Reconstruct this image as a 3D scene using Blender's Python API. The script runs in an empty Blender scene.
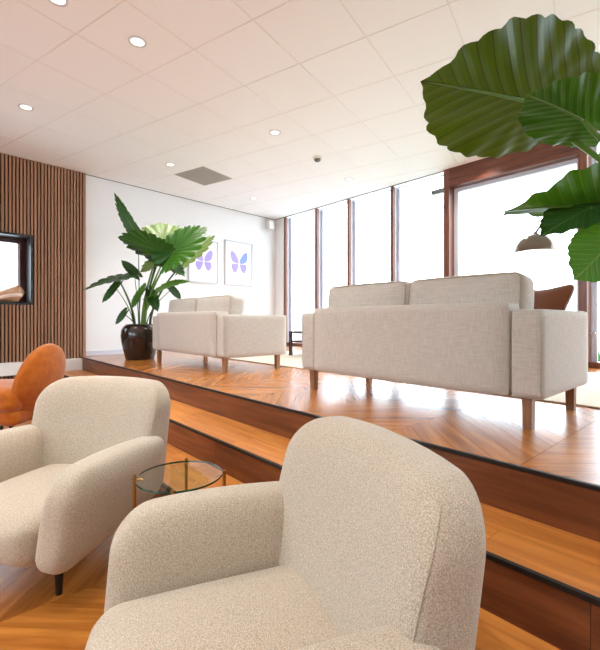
import bpy, bmesh, math, random
from mathutils import Vector, Matrix
random.seed(7)
S = bpy.context.scene
COL = S.collection

# ------------------------------------------------------------------ camera
FP, CX, CY = 414.0, 304.5, 319.5          # focal length and principal point in pixels of the 600x650 frame
CAMZ = 1.065                              # camera height above the lower floor
PHI = -0.7323                             # yaw of the step direction seen from the camera
SP, CP = math.sin(-PHI), math.cos(PHI)    # .6686 .7436
camd = bpy.data.cameras.new('camera'); cam = bpy.data.objects.new('camera', camd); COL.objects.link(cam)
camd.sensor_fit = 'VERTICAL'; camd.sensor_height = 36.0; camd.sensor_width = 36.0
camd.lens = FP / 650 * 36
camd.shift_x = -(CX - 300) / 650; camd.shift_y = -(325 - CY) / 650
camd.clip_start = 0.05
cam.location = (0, 0, CAMZ)
cam.rotation_euler = (math.pi / 2, 0, math.atan2(CP, SP))
S.camera = cam

# ------------------------------------------------------------------ world, exposure
w = bpy.data.worlds.new('overcast_sky'); S.world = w; w.use_nodes = True
bg = w.node_tree.nodes['Background']
bg.inputs[0].default_value = (0.78, 0.90, 1.0, 1); bg.inputs[1].default_value = 4.0
S.view_settings.view_transform = 'Standard'; S.view_settings.look = 'None'
S.view_settings.gamma = 1; S.view_settings.use_curve_mapping = False
S.view_settings.exposure = 1.06

# ------------------------------------------------------------------ pixel / room geometry
def c2w(cx, cy):                       # camera ground coords (right, forward) -> world xy
    return (SP * cx - CP * cy, CP * cx + SP * cy)
def pxd(x, y, d):
    X, Y = c2w((x - CX) / FP * d, d)
    return Vector((X, Y, CAMZ + (CY - y) / FP * d))
def on_z(x, y, z):
    return pxd(x, y, (CAMZ - z) * FP / (y - CY))
def on_Y(x, y, Y):
    k = (x - CX) / FP
    return pxd(x, y, Y / (CP * k + SP))
ZP = 0.530; ZT2 = 0.353; ZT1 = 0.176; ZC = CAMZ + 2.126     # platform, treads, ceiling
YS = 1.585; TRD = 0.33                                       # platform edge, tread depth
YW = 5.45                                                    # window wall
BA = Vector((-6.575, 0.858)); BB = Vector((-7.0, 5.45))      # back wall line
BE = (BB - BA).normalized(); BN = Vector((BE.y, -BE.x))      # along the wall, into the room
def on_back(x, y, off=0.0):
    k = (x - CX) / FP
    dx, dy = c2w(k, 1.0)
    d = (BN.dot(BA) + off) / (BN.x * dx + BN.y * dy)
    return pxd(x, y, d)
def back_pt(t, off=0.0):               # t metres along wall from BA
    p = BA + BE * t + BN * off
    return p
BANG = math.atan2(BE.y, BE.x)

# ------------------------------------------------------------------ helpers
def lin(c):
    return tuple(((v / 255 / 12.92) if v / 255 <= 0.04045 else ((v / 255 + 0.055) / 1.055) ** 2.4) for v in c) + (1.0,)
def tag(o, label=None, cat=None, group=None, kind=None):
    if label: o['label'] = label
    if cat: o['category'] = cat
    if group: o['group'] = group
    if kind: o['kind'] = kind
    return o
def empty(name, loc=(0, 0, 0), rz=0, label=None, cat=None, group=None, kind=None):
    o = bpy.data.objects.new(name, None); COL.objects.link(o)
    o.location = loc; o.rotation_euler = (0, 0, rz); o.empty_display_size = 0.1
    return tag(o, label, cat, group, kind)
def link(name, me, mat=None, parent=None, loc=None, rot=None, smooth=False):
    o = bpy.data.objects.new(name, me); COL.objects.link(o)
    if mat and not me.materials: me.materials.append(mat)
    if parent: o.parent = parent
    if loc is not None: o.location = loc
    if rot is not None: o.rotation_euler = rot
    if smooth:
        for p in me.polygons: p.use_smooth = True
    return o
def bm_mesh(bm, name='mesh'):
    bmesh.ops.recalc_face_normals(bm, faces=bm.faces)
    me = bpy.data.meshes.new(name); bm.to_mesh(me); bm.free(); return me
def obj(name, bm, mat, parent=None, loc=None, rot=None, smooth=False):
    return link(name, bm_mesh(bm, name), mat, parent, loc, rot, smooth)
def abox(bm, x0, x1, y0, y1, z0, z1, bev=0, M=None):
    r = bmesh.ops.create_cube(bm, size=1)
    vs = r['verts']
    for v in vs:
        v.co = Vector(((x0 + x1) / 2 + v.co.x * (x1 - x0), (y0 + y1) / 2 + v.co.y * (y1 - y0), (z0 + z1) / 2 + v.co.z * (z1 - z0)))
    if bev:
        es = list({e for v in vs for e in v.link_edges})
        rr = bmesh.ops.bevel(bm, geom=es, offset=bev, segments=2, profile=0.7, affect='EDGES')
        vs = [v for v in bm.verts if v.tag is False and v in set(rr['verts'])] if False else vs
    if M is not None:
        bmesh.ops.transform(bm, matrix=M, verts=bm.verts)
    return bm
def box(x0, x1, y0, y1, z0, z1, bev=0):
    return abox(bmesh.new(), x0, x1, y0, y1, z0, z1, bev)
def tube(bm, pts, rad, n=8, cap=True):
    pts = [Vector(p) for p in pts]
    if not isinstance(rad, (list, tuple)): rad = [rad] * len(pts)
    rings = []; prev = None
    for i, p in enumerate(pts):
        t = (pts[min(i + 1, len(pts) - 1)] - pts[max(i - 1, 0)]).normalized()
        if prev is None:
            a = Vector((0, 0, 1)) if abs(t.z) < 0.9 else Vector((1, 0, 0))
            u = t.cross(a).normalized()
        else:
            u = (prev - t * prev.dot(t)).normalized()
        prev = u; v = t.cross(u)
        rings.append([bm.verts.new(p + (u * math.cos(2 * math.pi * k / n) + v * math.sin(2 * math.pi * k / n)) * rad[i]) for k in range(n)])
    for a, b in zip(rings, rings[1:]):
        for k in range(n):
            bm.faces.new((a[k], a[(k + 1) % n], b[(k + 1) % n], b[k]))
    if cap:
        bm.faces.new(rings[0]); bm.faces.new(rings[-1])
    return bm
def lathe(bm, prof, n=40, caps=True):
    rings = []
    for r, z in prof:
        rings.append([bm.verts.new((r * math.cos(2 * math.pi * k / n), r * math.sin(2 * math.pi * k / n), z)) for k in range(n)])
    for a, b in zip(rings, rings[1:]):
        for k in range(n):
            bm.faces.new((a[k], a[(k + 1) % n], b[(k + 1) % n], b[k]))
    if caps:
        bm.faces.new(rings[0]); bm.faces.new(rings[-1])
    return bm
def bez(p0, p1, p2, p3, n=14):
    out = []
    for i in range(n + 1):
        t = i / n; a = 1 - t
        out.append(Vector(p0) * a ** 3 + Vector(p1) * 3 * a * a * t + Vector(p2) * 3 * a * t * t + Vector(p3) * t ** 3)
    return out
def rbox(hx, hy, hz, r, n=10, crown=(0, 0, 0)):
    """soft box: half sizes, corner radius, crown = bulge per axis"""
    bm = bmesh.new()
    bmesh.ops.create_cube(bm, size=2)
    bmesh.ops.subdivide_edges(bm, edges=bm.edges[:], cuts=n, use_grid_fill=True)
    H = Vector((hx, hy, hz))
    for v in bm.verts:
        p = Vector((v.co.x, v.co.y, v.co.z))
        # push sample points to the rim so that the corners get vertices
        p = Vector([math.copysign(abs(c) ** 0.75, c) for c in p])
        u = p.copy()
        P = Vector((p.x * hx, p.y * hy, p.z * hz))
        q = Vector([max(-(h - r), min(h - r, c)) for c, h in zip(P, H)])
        dlt = P - q
        if dlt.length > 1e-9:
            P = q + dlt.normalized() * r
        P.x += math.copysign(1, u.x) * crown[0] * (1 - u.y ** 2) * (1 - u.z ** 2) * abs(u.x)
        P.y += math.copysign(1, u.y) * crown[1] * (1 - u.x ** 2) * (1 - u.z ** 2) * abs(u.y)
        P.z += math.copysign(1, u.z) * crown[2] * (1 - u.x ** 2) * (1 - u.y ** 2) * abs(u.z)
        v.co = P
    return bm
def smoothstep(a, b, x):
    t = max(0, min(1, (x - a) / (b - a))); return t * t * (3 - 2 * t)

# ------------------------------------------------------------------ materials
def newmat(name):
    m = bpy.data.materials.new(name); m.use_nodes = True
    nt = m.node_tree; b = nt.nodes['Principled BSDF']
    return m, nt, b
def nd(nt, t, **kw):
    n = nt.nodes.new(t)
    for k, v in kw.items(): setattr(n, k, v)
    return n
def plain(name, rgb, rough=0.5, metal=0, noise=0.04, nscale=30, bump=0, bscale=200, coat=0):
    m, nt, b = newmat(name)
    b.inputs['Roughness'].default_value = rough; b.inputs['Metallic'].default_value = metal
    if coat: b.inputs['Coat Weight'].default_value = coat
    tc = nd(nt, 'ShaderNodeTexCoord'); nz = nd(nt, 'ShaderNodeTexNoise'); nz.inputs['Scale'].default_value = nscale
    nz.inputs['Detail'].default_value = 4
    nt.links.new(tc.outputs['Object'], nz.inputs['Vector'])
    mx = nd(nt, 'ShaderNodeMix', data_type='RGBA'); c = lin(rgb)
    mx.inputs[6].default_value = tuple(v * (1 - noise) for v in c[:3]) + (1,)
    mx.inputs[7].default_value = tuple(min(1, v * (1 + noise)) for v in c[:3]) + (1,)
    nt.links.new(nz.outputs['Fac'], mx.inputs[0]); nt.links.new(mx.outputs[2], b.inputs['Base Color'])
    if bump:
        n2 = nd(nt, 'ShaderNodeTexNoise'); n2.inputs['Scale'].default_value = bscale
        nt.links.new(tc.outputs['Object'], n2.inputs['Vector'])
        bp = nd(nt, 'ShaderNodeBump'); bp.inputs['Strength'].default_value = bump; bp.inputs['Distance'].default_value = 0.003
        nt.links.new(n2.outputs['Fac'], bp.inputs['Height']); nt.links.new(bp.outputs[0], b.inputs['Normal'])
    return m
def wood(name, dark, light, rough=0.35, scale=1.0, axis='X', var=0.25, spec=0.5, coat=0.0):
    """grain along the object's own axis, each board with its own tone"""
    m, nt, b = newmat(name)
    tc = nd(nt, 'ShaderNodeTexCoord'); oi = nd(nt, 'ShaderNodeObjectInfo')
    mp = nd(nt, 'ShaderNodeMapping')
    sc = {'X': (1.2, 14, 14), 'Y': (14, 1.2, 14), 'Z': (14, 14, 1.2)}[axis]
    mp.inputs['Scale'].default_value = tuple(v * scale for v in sc)
    ad = nd(nt, 'ShaderNodeVectorMath', operation='SCALE'); ad.inputs[3].default_value = 37.0
    cb = nd(nt, 'ShaderNodeCombineXYZ')
    for i in range(3): nt.links.new(oi.outputs['Random'], cb.inputs[i])
    nt.links.new(cb.outputs[0], ad.inputs[0])
    sm = nd(nt, 'ShaderNodeVectorMath', operation='ADD')
    nt.links.new(tc.outputs['Object'], mp.inputs['Vector']); nt.links.new(mp.outputs[0], sm.inputs[0]); nt.links.new(ad.outputs[0], sm.inputs[1])
    nz = nd(nt, 'ShaderNodeTexNoise'); nz.inputs['Scale'].default_value = 1.6; nz.inputs['Detail'].default_value = 7; nz.inputs['Roughness'].default_value = 0.6
    nz.inputs['Distortion'].default_value = 0.6
    nt.links.new(sm.outputs[0], nz.inputs['Vector'])
    rp = nd(nt, 'ShaderNodeValToRGB')
    rp.color_ramp.elements[0].position = 0.3; rp.color_ramp.elements[1].position = 0.72
    rp.color_ramp.elements[0].color = lin(dark); rp.color_ramp.elements[1].color = lin(light)
    nt.links.new(nz.outputs['Fac'], rp.inputs[0])
    hv = nd(nt, 'ShaderNodeHueSaturation')
    mr = nd(nt, 'ShaderNodeMapRange'); mr.inputs[3].default_value = 1 - var; mr.inputs[4].default_value = 1 + var
    nt.links.new(oi.outputs['Random'], mr.inputs[0]); nt.links.new(mr.outputs[0], hv.inputs['Value'])
    nt.links.new(rp.outputs[0], hv.inputs['Color']); nt.links.new(hv.outputs[0], b.inputs['Base Color'])
    b.inputs['Roughness'].default_value = rough; b.inputs['Specular IOR Level'].default_value = spec
    b.inputs['Coat Weight'].default_value = coat; b.inputs['Coat Roughness'].default_value = 0.26
    bp = nd(nt, 'ShaderNodeBump'); bp.inputs['Strength'].default_value = 0.008; bp.inputs['Distance'].default_value = 0.001
    nt.links.new(nz.outputs['Fac'], bp.inputs['Height'])
    if not coat: nt.links.new(bp.outputs[0], b.inputs['Normal'])
    return m
def fabric(name, c1, c2, weave=260, bump=0.5, rough=0.95, slub=0.0, sheen=0.3):
    m, nt, b = newmat(name)
    tc = nd(nt, 'ShaderNodeTexCoord')
    mp = nd(nt, 'ShaderNodeMapping'); nt.links.new(tc.outputs['Object'], mp.inputs['Vector'])
    vo = nd(nt, 'ShaderNodeTexVoronoi'); vo.inputs['Scale'].default_value = weave
    nt.links.new(mp.outputs[0], vo.inputs['Vector'])
    nz = nd(nt, 'ShaderNodeTexNoise'); nz.inputs['Scale'].default_value = weave; nz.inputs['Detail'].default_value = 3
    nt.links.new(mp.outputs[0], nz.inputs['Vector'])
    src = nz.outputs['Fac']
    if slub:                       # linen: streaks of thicker yarn both ways
        acc = None
        for sc in ((26, 26, 700), (700, 700, 26)):
            m2 = nd(nt, 'ShaderNodeMapping'); m2.inputs['Scale'].default_value = sc
            nt.links.new(tc.outputs['Object'], m2.inputs['Vector'])
            n2 = nd(nt, 'ShaderNodeTexNoise'); n2.inputs['Scale'].default_value = 0.55; n2.inputs['Detail'].default_value = 3
            nt.links.new(m2.outputs[0], n2.inputs['Vector'])
            if acc is None: acc = n2.outputs['Fac']
            else:
                av = nd(nt, 'ShaderNodeMath', operation='ADD'); nt.links.new(acc, av.inputs[0]); nt.links.new(n2.outputs['Fac'], av.inputs[1])
                hv = nd(nt, 'ShaderNodeMath', operation='MULTIPLY'); hv.inputs[1].default_value = 0.5; nt.links.new(av.outputs[0], hv.inputs[0]); acc = hv.outputs[0]
        src = acc
    rp = nd(nt, 'ShaderNodeValToRGB'); rp.color_ramp.elements[0].position = 0.36; rp.color_ramp.elements[1].position = 0.64
    rp.color_ramp.elements[0].color = lin(c1); rp.color_ramp.elements[1].color = lin(c2)
    nt.links.new(src, rp.inputs[0]); nt.links.new(rp.outputs[0], b.inputs['Base Color'])
    b.inputs['Roughness'].default_value = rough; b.inputs['Specular IOR Level'].default_value = 0.15
    b.inputs['Sheen Weight'].default_value = sheen; b.inputs['Sheen Roughness'].default_value = 0.5
    bp = nd(nt, 'ShaderNodeBump'); bp.inputs['Strength'].default_value = bump; bp.inputs['Distance'].default_value = 0.002
    nt.links.new(vo.outputs['Distance'] if not slub else src, bp.inputs['Height']); nt.links.new(bp.outputs[0], b.inputs['Normal'])
    return m
def glass(name, tint=(1, 1, 1), refl=0.06):
    m = bpy.data.materials.new(name); m.use_nodes = True; nt = m.node_tree; nt.nodes.clear()
    o = nd(nt, 'ShaderNodeOutputMaterial'); t = nd(nt, 'ShaderNodeBsdfTransparent'); g = nd(nt, 'ShaderNodeBsdfGlossy')
    t.inputs[0].default_value = tint + (1,); g.inputs['Roughness'].default_value = 0.0
    fr = nd(nt, 'ShaderNodeFresnel'); fr.inputs[0].default_value = 1.45
    mx = nd(nt, 'ShaderNodeMixShader')
    ge = nd(nt, 'ShaderNodeNewGeometry'); sb_ = nd(nt, 'ShaderNodeMath', operation='SUBTRACT'); sb_.inputs[0].default_value = 1
    ml = nd(nt, 'ShaderNodeMath', operation='MULTIPLY'); nt.links.new(ge.outputs['Backfacing'], sb_.inputs[1])      # reflect on the entry face only
    nt.links.new(fr.outputs[0], ml.inputs[0]); nt.links.new(sb_.outputs[0], ml.inputs[1])
    nt.links.new(ml.outputs[0], mx.inputs[0]); nt.links.new(t.outputs[0], mx.inputs[1]); nt.links.new(g.outputs[0], mx.inputs[2])
    nt.links.new(mx.outputs[0], o.inputs[0]); return m
def emit(name, rgb, s):
    m = bpy.data.materials.new(name); m.use_nodes = True; nt = m.node_tree; nt.nodes.clear()
    o = nd(nt, 'ShaderNodeOutputMaterial'); e = nd(nt, 'ShaderNodeEmission'); e.inputs[0].default_value = rgb + (1,); e.inputs[1].default_value = s
    nt.links.new(e.outputs[0], o.inputs[0]); return m
def leafmat(name, dark, light, vein, under, trans=0.35):
    m, nt, b = newmat(name)
    uv = nd(nt, 'ShaderNodeUVMap'); sx = nd(nt, 'ShaderNodeSeparateXYZ'); nt.links.new(uv.outputs[0], sx.inputs[0])
    def mth(op, a, c=None, v=None):
        n = nd(nt, 'ShaderNodeMath', operation=op); nt.links.new(a, n.inputs[0])
        if c is not None: nt.links.new(c, n.inputs[1])
        if v is not None: n.inputs[1].default_value = v
        return n.outputs[0]
    av = mth('ABSOLUTE', sx.outputs[1])
    bend = mth('POWER', av, v=0.8)
    t = mth('SUBTRACT', mth('MULTIPLY', sx.outputs[0], v=7.0), mth('MULTIPLY', bend, v=4.2))
    fr = mth('ABSOLUTE', mth('SUBTRACT', mth('FRACT', t), v=0.5))        # 0 on the vein
    lat = nd(nt, 'ShaderNodeMapRange'); nt.links.new(fr, lat.inputs[0]); lat.inputs[1].default_value = 0.02; lat.inputs[2].default_value = 0.075; lat.inputs[3].default_value = 1; lat.inputs[4].default_value = 0
    mid = nd(nt, 'ShaderNodeMapRange'); nt.links.new(av, mid.inputs[0]); mid.inputs[1].default_value = 0.012; mid.inputs[2].default_value = 0.03; mid.inputs[3].default_value = 1; mid.inputs[4].default_value = 0
    vv = mth('MAXIMUM', mth('MULTIPLY', lat.outputs[0], v=0.75), mid.outputs[0])
    tc = nd(nt, 'ShaderNodeTexCoord'); nz = nd(nt, 'ShaderNodeTexNoise'); nz.inputs['Scale'].default_value = 9; nz.inputs['Detail'].default_value = 5
    nt.links.new(tc.outputs['Object'], nz.inputs['Vector'])
    mx = nd(nt, 'ShaderNodeMix', data_type='RGBA'); mx.inputs[6].default_value = lin(dark); mx.inputs[7].default_value = lin(light)
    nt.links.new(nz.outputs['Fac'], mx.inputs[0])
    m2 = nd(nt, 'ShaderNodeMix', data_type='RGBA'); nt.links.new(vv, m2.inputs[0]); nt.links.new(mx.outputs[2], m2.inputs[6]); m2.inputs[7].default_value = lin(vein)
    nt.links.new(m2.outputs[2], b.inputs['Base Color'])
    b.inputs['Roughness'].default_value = 0.38; b.inputs['Specular IOR Level'].default_value = 0.4
    bp = nd(nt, 'ShaderNodeBump'); bp.inputs['Strength'].default_value = 0.5; bp.inputs['Distance'].default_value = 0.006
    hs = mth('ADD', fr, mth('MULTIPLY', nz.outputs['Fac'], v=0.3))
    nt.links.new(hs, bp.inputs['Height']); nt.links.new(bp.outputs[0], b.inputs['Normal'])
    tr = nd(nt, 'ShaderNodeBsdfTranslucent')
    m3 = nd(nt, 'ShaderNodeMix', data_type='RGBA'); nt.links.new(vv, m3.inputs[0]); m3.inputs[6].default_value = lin(under); m3.inputs[7].default_value = tuple(v * 0.35 for v in lin(under)[:3]) + (1,)
    nt.links.new(m3.outputs[2], tr.inputs[0])
    ms = nd(nt, 'ShaderNodeMixShader'); ms.inputs[0].default_value = trans
    out = nt.nodes['Material Output']
    nt.links.new(b.outputs[0], ms.inputs[1]); nt.links.new(tr.outputs[0], ms.inputs[2]); nt.links.new(ms.outputs[0], out.inputs[0])
    return m

M = {}
M['wall'] = plain('wall_white', (236, 236, 236), 0.9, noise=0.012, bump=0.15, bscale=300)
M['tile'] = plain('ceiling_tile', (245, 247, 249), 0.95, noise=0.012, nscale=60, bump=0.12, bscale=500)
M['grid'] = plain('ceiling_grid', (236, 234, 232), 0.6, noise=0.01)
M['trimwhite'] = plain('white_paint', (238, 236, 233), 0.5, noise=0.01)
M['board'] = wood('oak_board', (148, 84, 28), (206, 133, 57), 0.26, 1.0, 'X', 0.10, 0.6, 0.2)
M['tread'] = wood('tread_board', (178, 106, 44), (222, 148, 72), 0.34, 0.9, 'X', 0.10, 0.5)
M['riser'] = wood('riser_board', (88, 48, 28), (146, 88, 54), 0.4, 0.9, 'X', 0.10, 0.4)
M['black'] = plain('black_metal', (17, 16, 15), 0.6, noise=0.05)
M['slat'] = wood('walnut_slat', (142, 104, 80), (166, 126, 99), 0.55, 0.6, 'Z', 0.14, 0.3)
M['felt'] = plain('black_felt', (14, 11, 10), 0.95, noise=0.1, nscale=200)
M['frame_wood'] = wood('mahogany_frame', (88, 46, 32), (140, 84, 60), 0.35, 1.0, 'Z', 0.08, 0.5)
M['beam_wood'] = wood('mahogany_beam', (72, 34, 22), (124, 66, 42), 0.35, 1.0, 'X', 0.04, 0.5)
M['alu'] = plain('white_aluminium', (206, 208, 220), 0.4, noise=0.01)
M['glass'] = glass('window_glass')
M['chair'] = fabric('beige_boucle', (164, 149, 129), (206, 193, 174), 330, 0.7)
M['sofa'] = fabric('grey_beige_linen', (180, 170, 158), (208, 200, 190), 240, 0.2, slub=1.0)
M['seam'] = fabric('seam_thread', (158, 142, 121), (200, 186, 166), 300, 0.3)
M['darkleg'] = plain('dark_leg', (30, 22, 18), 0.4)
M['sofaleg'] = wood('sofa_leg_wood', (128, 86, 56), (176, 128, 90), 0.45, 1.5, 'Z', 0.08, 0.4)
M['velvet'] = fabric('orange_velvet', (164, 84, 8), (180, 98, 14), 22, 0.03, 0.7, sheen=0.35)
M['cognac'] = plain('cognac_leather', (112, 58, 26), 0.42, noise=0.18, nscale=14, bump=0.3, bscale=40)
M['brass'] = plain('brass', (176, 128, 66), 0.28, 1.0, noise=0.03)
M['tglass'] = glass('table_glass', (0.93, 0.97, 0.95))
M['tedge'] = plain('glass_edge', (14, 74, 58), 0.08, noise=0.2, nscale=60)
M['pot'] = plain('bronze_pot', (44, 30, 24), 0.22, 0.35, noise=0.15, nscale=20, coat=0.5)
M['soil'] = plain('soil', (40, 28, 20), 0.95, noise=0.3, nscale=80, bump=0.8, bscale=90)
M['steel'] = plain('brushed_steel', (122, 111, 100), 0.22, 1.0, noise=0.05)
M['shade_in'] = plain('shade_inner_white', (240, 238, 232), 0.5)
M['marble'] = plain('white_marble', (225, 222, 218), 0.25, noise=0.08, nscale=6)
M['rug'] = fabric('beige_rug', (188, 172, 148), (226, 212, 190), 160, 0.8)
M['paper'] = plain('paper', (244, 243, 246), 0.6, noise=0.004)
M['picframe'] = plain('white_picture_frame', (196, 197, 204), 0.4, noise=0.01)
M['niche'] = plain('black_lining', (26, 25, 28), 0.35, noise=0.05)
M['niche_frame'] = plain('dark_red_frame', (58, 24, 28), 0.4, noise=0.05)
M['vent'] = plain('grey_grille', (168, 164, 156), 0.6, noise=0.06, nscale=200)
M['stem'] = plain('stem_green', (92, 132, 48), 0.45, noise=0.2, nscale=12)
M['stemdark'] = plain('stem_dark_green', (58, 96, 44), 0.45, noise=0.2, nscale=12)
M['leaf'] = leafmat('leaf_green', (26, 74, 24), (48, 112, 34), (120, 160, 70), (96, 150, 20), 0.30)
M['leaf_dark'] = leafmat('leaf_deep_green', (18, 52, 26), (34, 80, 36), (84, 120, 60), (60, 100, 20), 0.22)
M['leaf_big'] = leafmat('leaf_backlit', (22, 58, 12), (56, 92, 18), (40, 38, 14), (92, 108, 10), 0.36)
M['leaf_pale'] = leafmat('leaf_pale', (86, 110, 54), (130, 146, 88), (90, 120, 50), (130, 160, 60), 0.3)
M['shell'] = plain('shell_outer', (188, 146, 112), 0.4, noise=0.45, nscale=14)
M['shell_in'] = plain('shell_inner', (232, 210, 194), 0.25, noise=0.3, nscale=14)
M['brick'] = plain('pale_brick', (150, 146, 144), 0.9, noise=0.25, nscale=9, bump=0.4, bscale=60)
M['mortar'] = plain('mortar', (176, 175, 174), 0.95)
M['paving'] = plain('pale_paving', (178, 178, 178), 0.9, noise=0.03)
M['grass'] = plain('grass_blades', (40, 104, 26), 0.8, noise=0.25, nscale=40)
M['walnut'] = wood('dark_table_wood', (50, 26, 18), (86, 48, 34), 0.35, 1.0, 'X', 0.05)
M['downlight'] = emit('downlight_lamp', (1.0, 0.84, 0.62), 1.6)
M['bulb'] = emit('bulb_glow', (1.0, 0.93, 0.82), 14.0)
M['purple'] = plain('wing_violet', (164, 150, 214), 0.7, noise=0.3, nscale=60)
M['blue'] = plain('wing_blue', (130, 152, 220), 0.7, noise=0.3, nscale=60)
M['plastic'] = plain('white_plastic', (222, 220, 216), 0.45, noise=0.01)
M['greyplastic'] = plain('grey_plastic', (96, 92, 88), 0.5, noise=0.03)

# ------------------------------------------------------------------ the shell of the room
XR, YF = 3.6, -4.4                     # right wall, front wall (behind the camera)
WT = 0.3
floor = obj('floor', box(-7.4, XR, YF, YS, -0.1, -0.012), M['riser']); tag(floor, 'orange-brown chevron oak floor of the lower lounge', 'floor', kind='structure')
plat = obj('platform', box(-7.4, XR, YS - 0.0, YW, -0.1, ZP - 0.012), M['riser']); tag(plat, 'raised platform with chevron oak floor under the sofas', 'platform', kind='structure')

def chevron(parent, x0, x1, y0, y1, z, cw, pw, nmax, name='floor_board'):
    """chevron boards as solid parallelograms with joints; columns run along y; the nearest nmax are parts, the rest one part"""
    g = 0.0009; th = 0.012
    cells = []
    ncol = int(math.ceil((x1 - x0) / cw))
    for c in range(ncol):
        xa, xb = x0 + c * cw, min(x0 + (c + 1) * cw, x1)
        up = 1 if c % 2 else -1
        n0 = int((y0 - cw) / pw) - 1; n1 = int((y1 + cw) / pw) + 1
        for k in range(n0, n1):
            ya = k * pw
            s = cw * up
            off = 0 if up > 0 else cw
            P = [(xa + g, ya + off + g), (xb - g, ya + off + s * (xb - xa) / cw + g), (xb - g, ya + off + s * (xb - xa) / cw + pw - g), (xa + g, ya + off + pw - g)]
            for (axis, lim, sgn) in ((1, y0, 1), (1, y1, -1)):
                Q = []
                for i in range(len(P)):
                    a, b = P[i], P[(i + 1) % len(P)]
                    ia, ib = (a[axis] - lim) * sgn >= 0, (b[axis] - lim) * sgn >= 0
                    if ia: Q.append(a)
                    if ia != ib:
                        t = (lim - a[axis]) / (b[axis] - a[axis]); Q.append((a[0] + t * (b[0] - a[0]), a[1] + t * (b[1] - a[1])))
                P = Q
                if len(P) < 3: break
            if len(P) >= 3: cells.append((P, up))
    def key(c):
        cx = sum(p[0] for p in c[0]) / len(c[0]); cy = sum(p[1] for p in c[0]) / len(c[0])
        f = cx * -CP + cy * SP                      # depth in front of the camera
        r = cx * SP + cy * CP
        return (0 if (f > 0.3 and abs(r) < f * 0.85 + 0.15) else 50) + math.hypot(cx, cy)
    cells.sort(key=key)
    ang = math.atan2(1, 1)
    def prism(bm, P):
        lo = [bm.verts.new((p[0], p[1], -th)) for p in P]; hi = [bm.verts.new((p[0], p[1], 0)) for p in P]
        bm.faces.new(lo[::-1]); bm.faces.new(hi)
        for i in range(len(P)): bm.faces.new((lo[i], lo[(i + 1) % len(P)], hi[(i + 1) % len(P)], hi[i]))
    for P, up in cells[:nmax]:
        cx = sum(p[0] for p in P) / len(P); cy = sum(p[1] for p in P) / len(P)
        a = ang * up
        R = Matrix.Rotation(-a, 2)
        bm = bmesh.new(); prism(bm, [tuple(R @ Vector((p[0] - cx, p[1] - cy))) for p in P])
        obj(name, bm, M['board'], parent, (cx, cy, z), (0, 0, a))
    if len(cells) > nmax:
        bm = bmesh.new()
        for P, up in cells[nmax:]: prism(bm, P)
        o = obj('distant_boards', bm, M['board'], parent, (0, 0, z)); o['kind'] = 'stuff'
chevron(floor, -7.2, XR, YF, YS - 2 * TRD, 0.0, 0.6, 0.15, 230)
chevron(plat, -7.2, XR, YS + 0.0125, YW, ZP, 0.6, 0.15, 290)

# steps between the two floors
steps = empty('steps', (0, YS, 0), 0, 'three oak steps with black nosings up to the platform', 'steps', kind='structure')
rng = random.Random(3)
def along(z0, z1, y0, y1, name, mat, ln, start):
    x = -7.2 + start
    xa = -7.2
    while xa < XR:
        xb = min(x, XR)
        bm = box(-(xb - xa) / 2 + 0.0008, (xb - xa) / 2 - 0.0008, (y0 - y1) / 2, (y1 - y0) / 2, (z0 - z1) / 2, (z1 - z0) / 2)
        obj(name, bm, mat, steps, ((xa + xb) / 2, (y0 + y1) / 2 - YS, (z0 + z1) / 2))
        xa = xb; x += ln
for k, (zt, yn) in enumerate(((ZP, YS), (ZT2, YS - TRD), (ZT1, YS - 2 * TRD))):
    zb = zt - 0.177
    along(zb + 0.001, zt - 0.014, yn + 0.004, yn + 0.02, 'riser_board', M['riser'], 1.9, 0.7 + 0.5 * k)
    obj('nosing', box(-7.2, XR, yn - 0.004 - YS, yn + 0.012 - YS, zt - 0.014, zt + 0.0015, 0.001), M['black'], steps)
    if k:
        w3 = (TRD - 0.012 + 0.004) / 2
        for r in range(2):
            along(zt - 0.018, zt, yn + 0.012 + r * w3 + 0.0006, yn + 0.012 + (r + 1) * w3 - 0.0006, 'tread_board', M['tread'], 1.45, 0.5 + 0.6 * r + 0.3 * k)
        obj('step_core', box(-7.2, XR, yn + 0.021 - YS, yn + TRD - YS, 0.0, zt - 0.019), M['riser'], steps)

# back wall, with the window niche through it
def wall_prism(bm, t0, t1, z0, z1, o0, o1):
    ps = [back_pt(t0, o0), back_pt(t1, o0), back_pt(t1, o1), back_pt(t0, o1)]
    lo = [bm.verts.new((p.x, p.y, z0)) for p in ps]; hi = [bm.verts.new((p.x, p.y, z1)) for p in ps]
    bm.faces.new(lo[::-1]); bm.faces.new(hi)
    for i in range(4): bm.faces.new((lo[i], lo[(i + 1) % 4], hi[(i + 1) % 4], hi[i]))
def tb(x, y=250, off=0.0):
    p = on_back(x, y, off); return (Vector((p.x, p.y)) - BA).dot(BE), p.z
T_END = (BB - BA).length + 0.02
SL = 0.06                                        # slats stand proud of the white wall
tn1, zn1 = tb(33.0, 235.5, SL); _, zn0 = tb(33.0, 305, SL); tn0 = tn1 - 1.25
tsl, _ = tb(84.8, 250, SL)
bm = bmesh.new()
wall_prism(bm, -5.4, tn0, -0.1, ZC + 0.1, -WT, 0); wall_prism(bm, tn1, T_END, -0.1, ZC + 0.1, -WT, 0)
wall_prism(bm, tn0, tn1, -0.1, zn0, -WT, 0); wall_prism(bm, tn0, tn1, zn1, ZC + 0.1, -WT, 0)
wl = obj('wall_back', bm, M['wall']); tag(wl, 'white back wall with a walnut slat panel', 'wall', kind='structure')
bm = bmesh.new()
zs0 = 0.272
wall_prism(bm, -5.4, tn0, zs0, ZC, 0, 0.03); wall_prism(bm, tn1, tsl, zs0, ZC, 0, 0.03)
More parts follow.
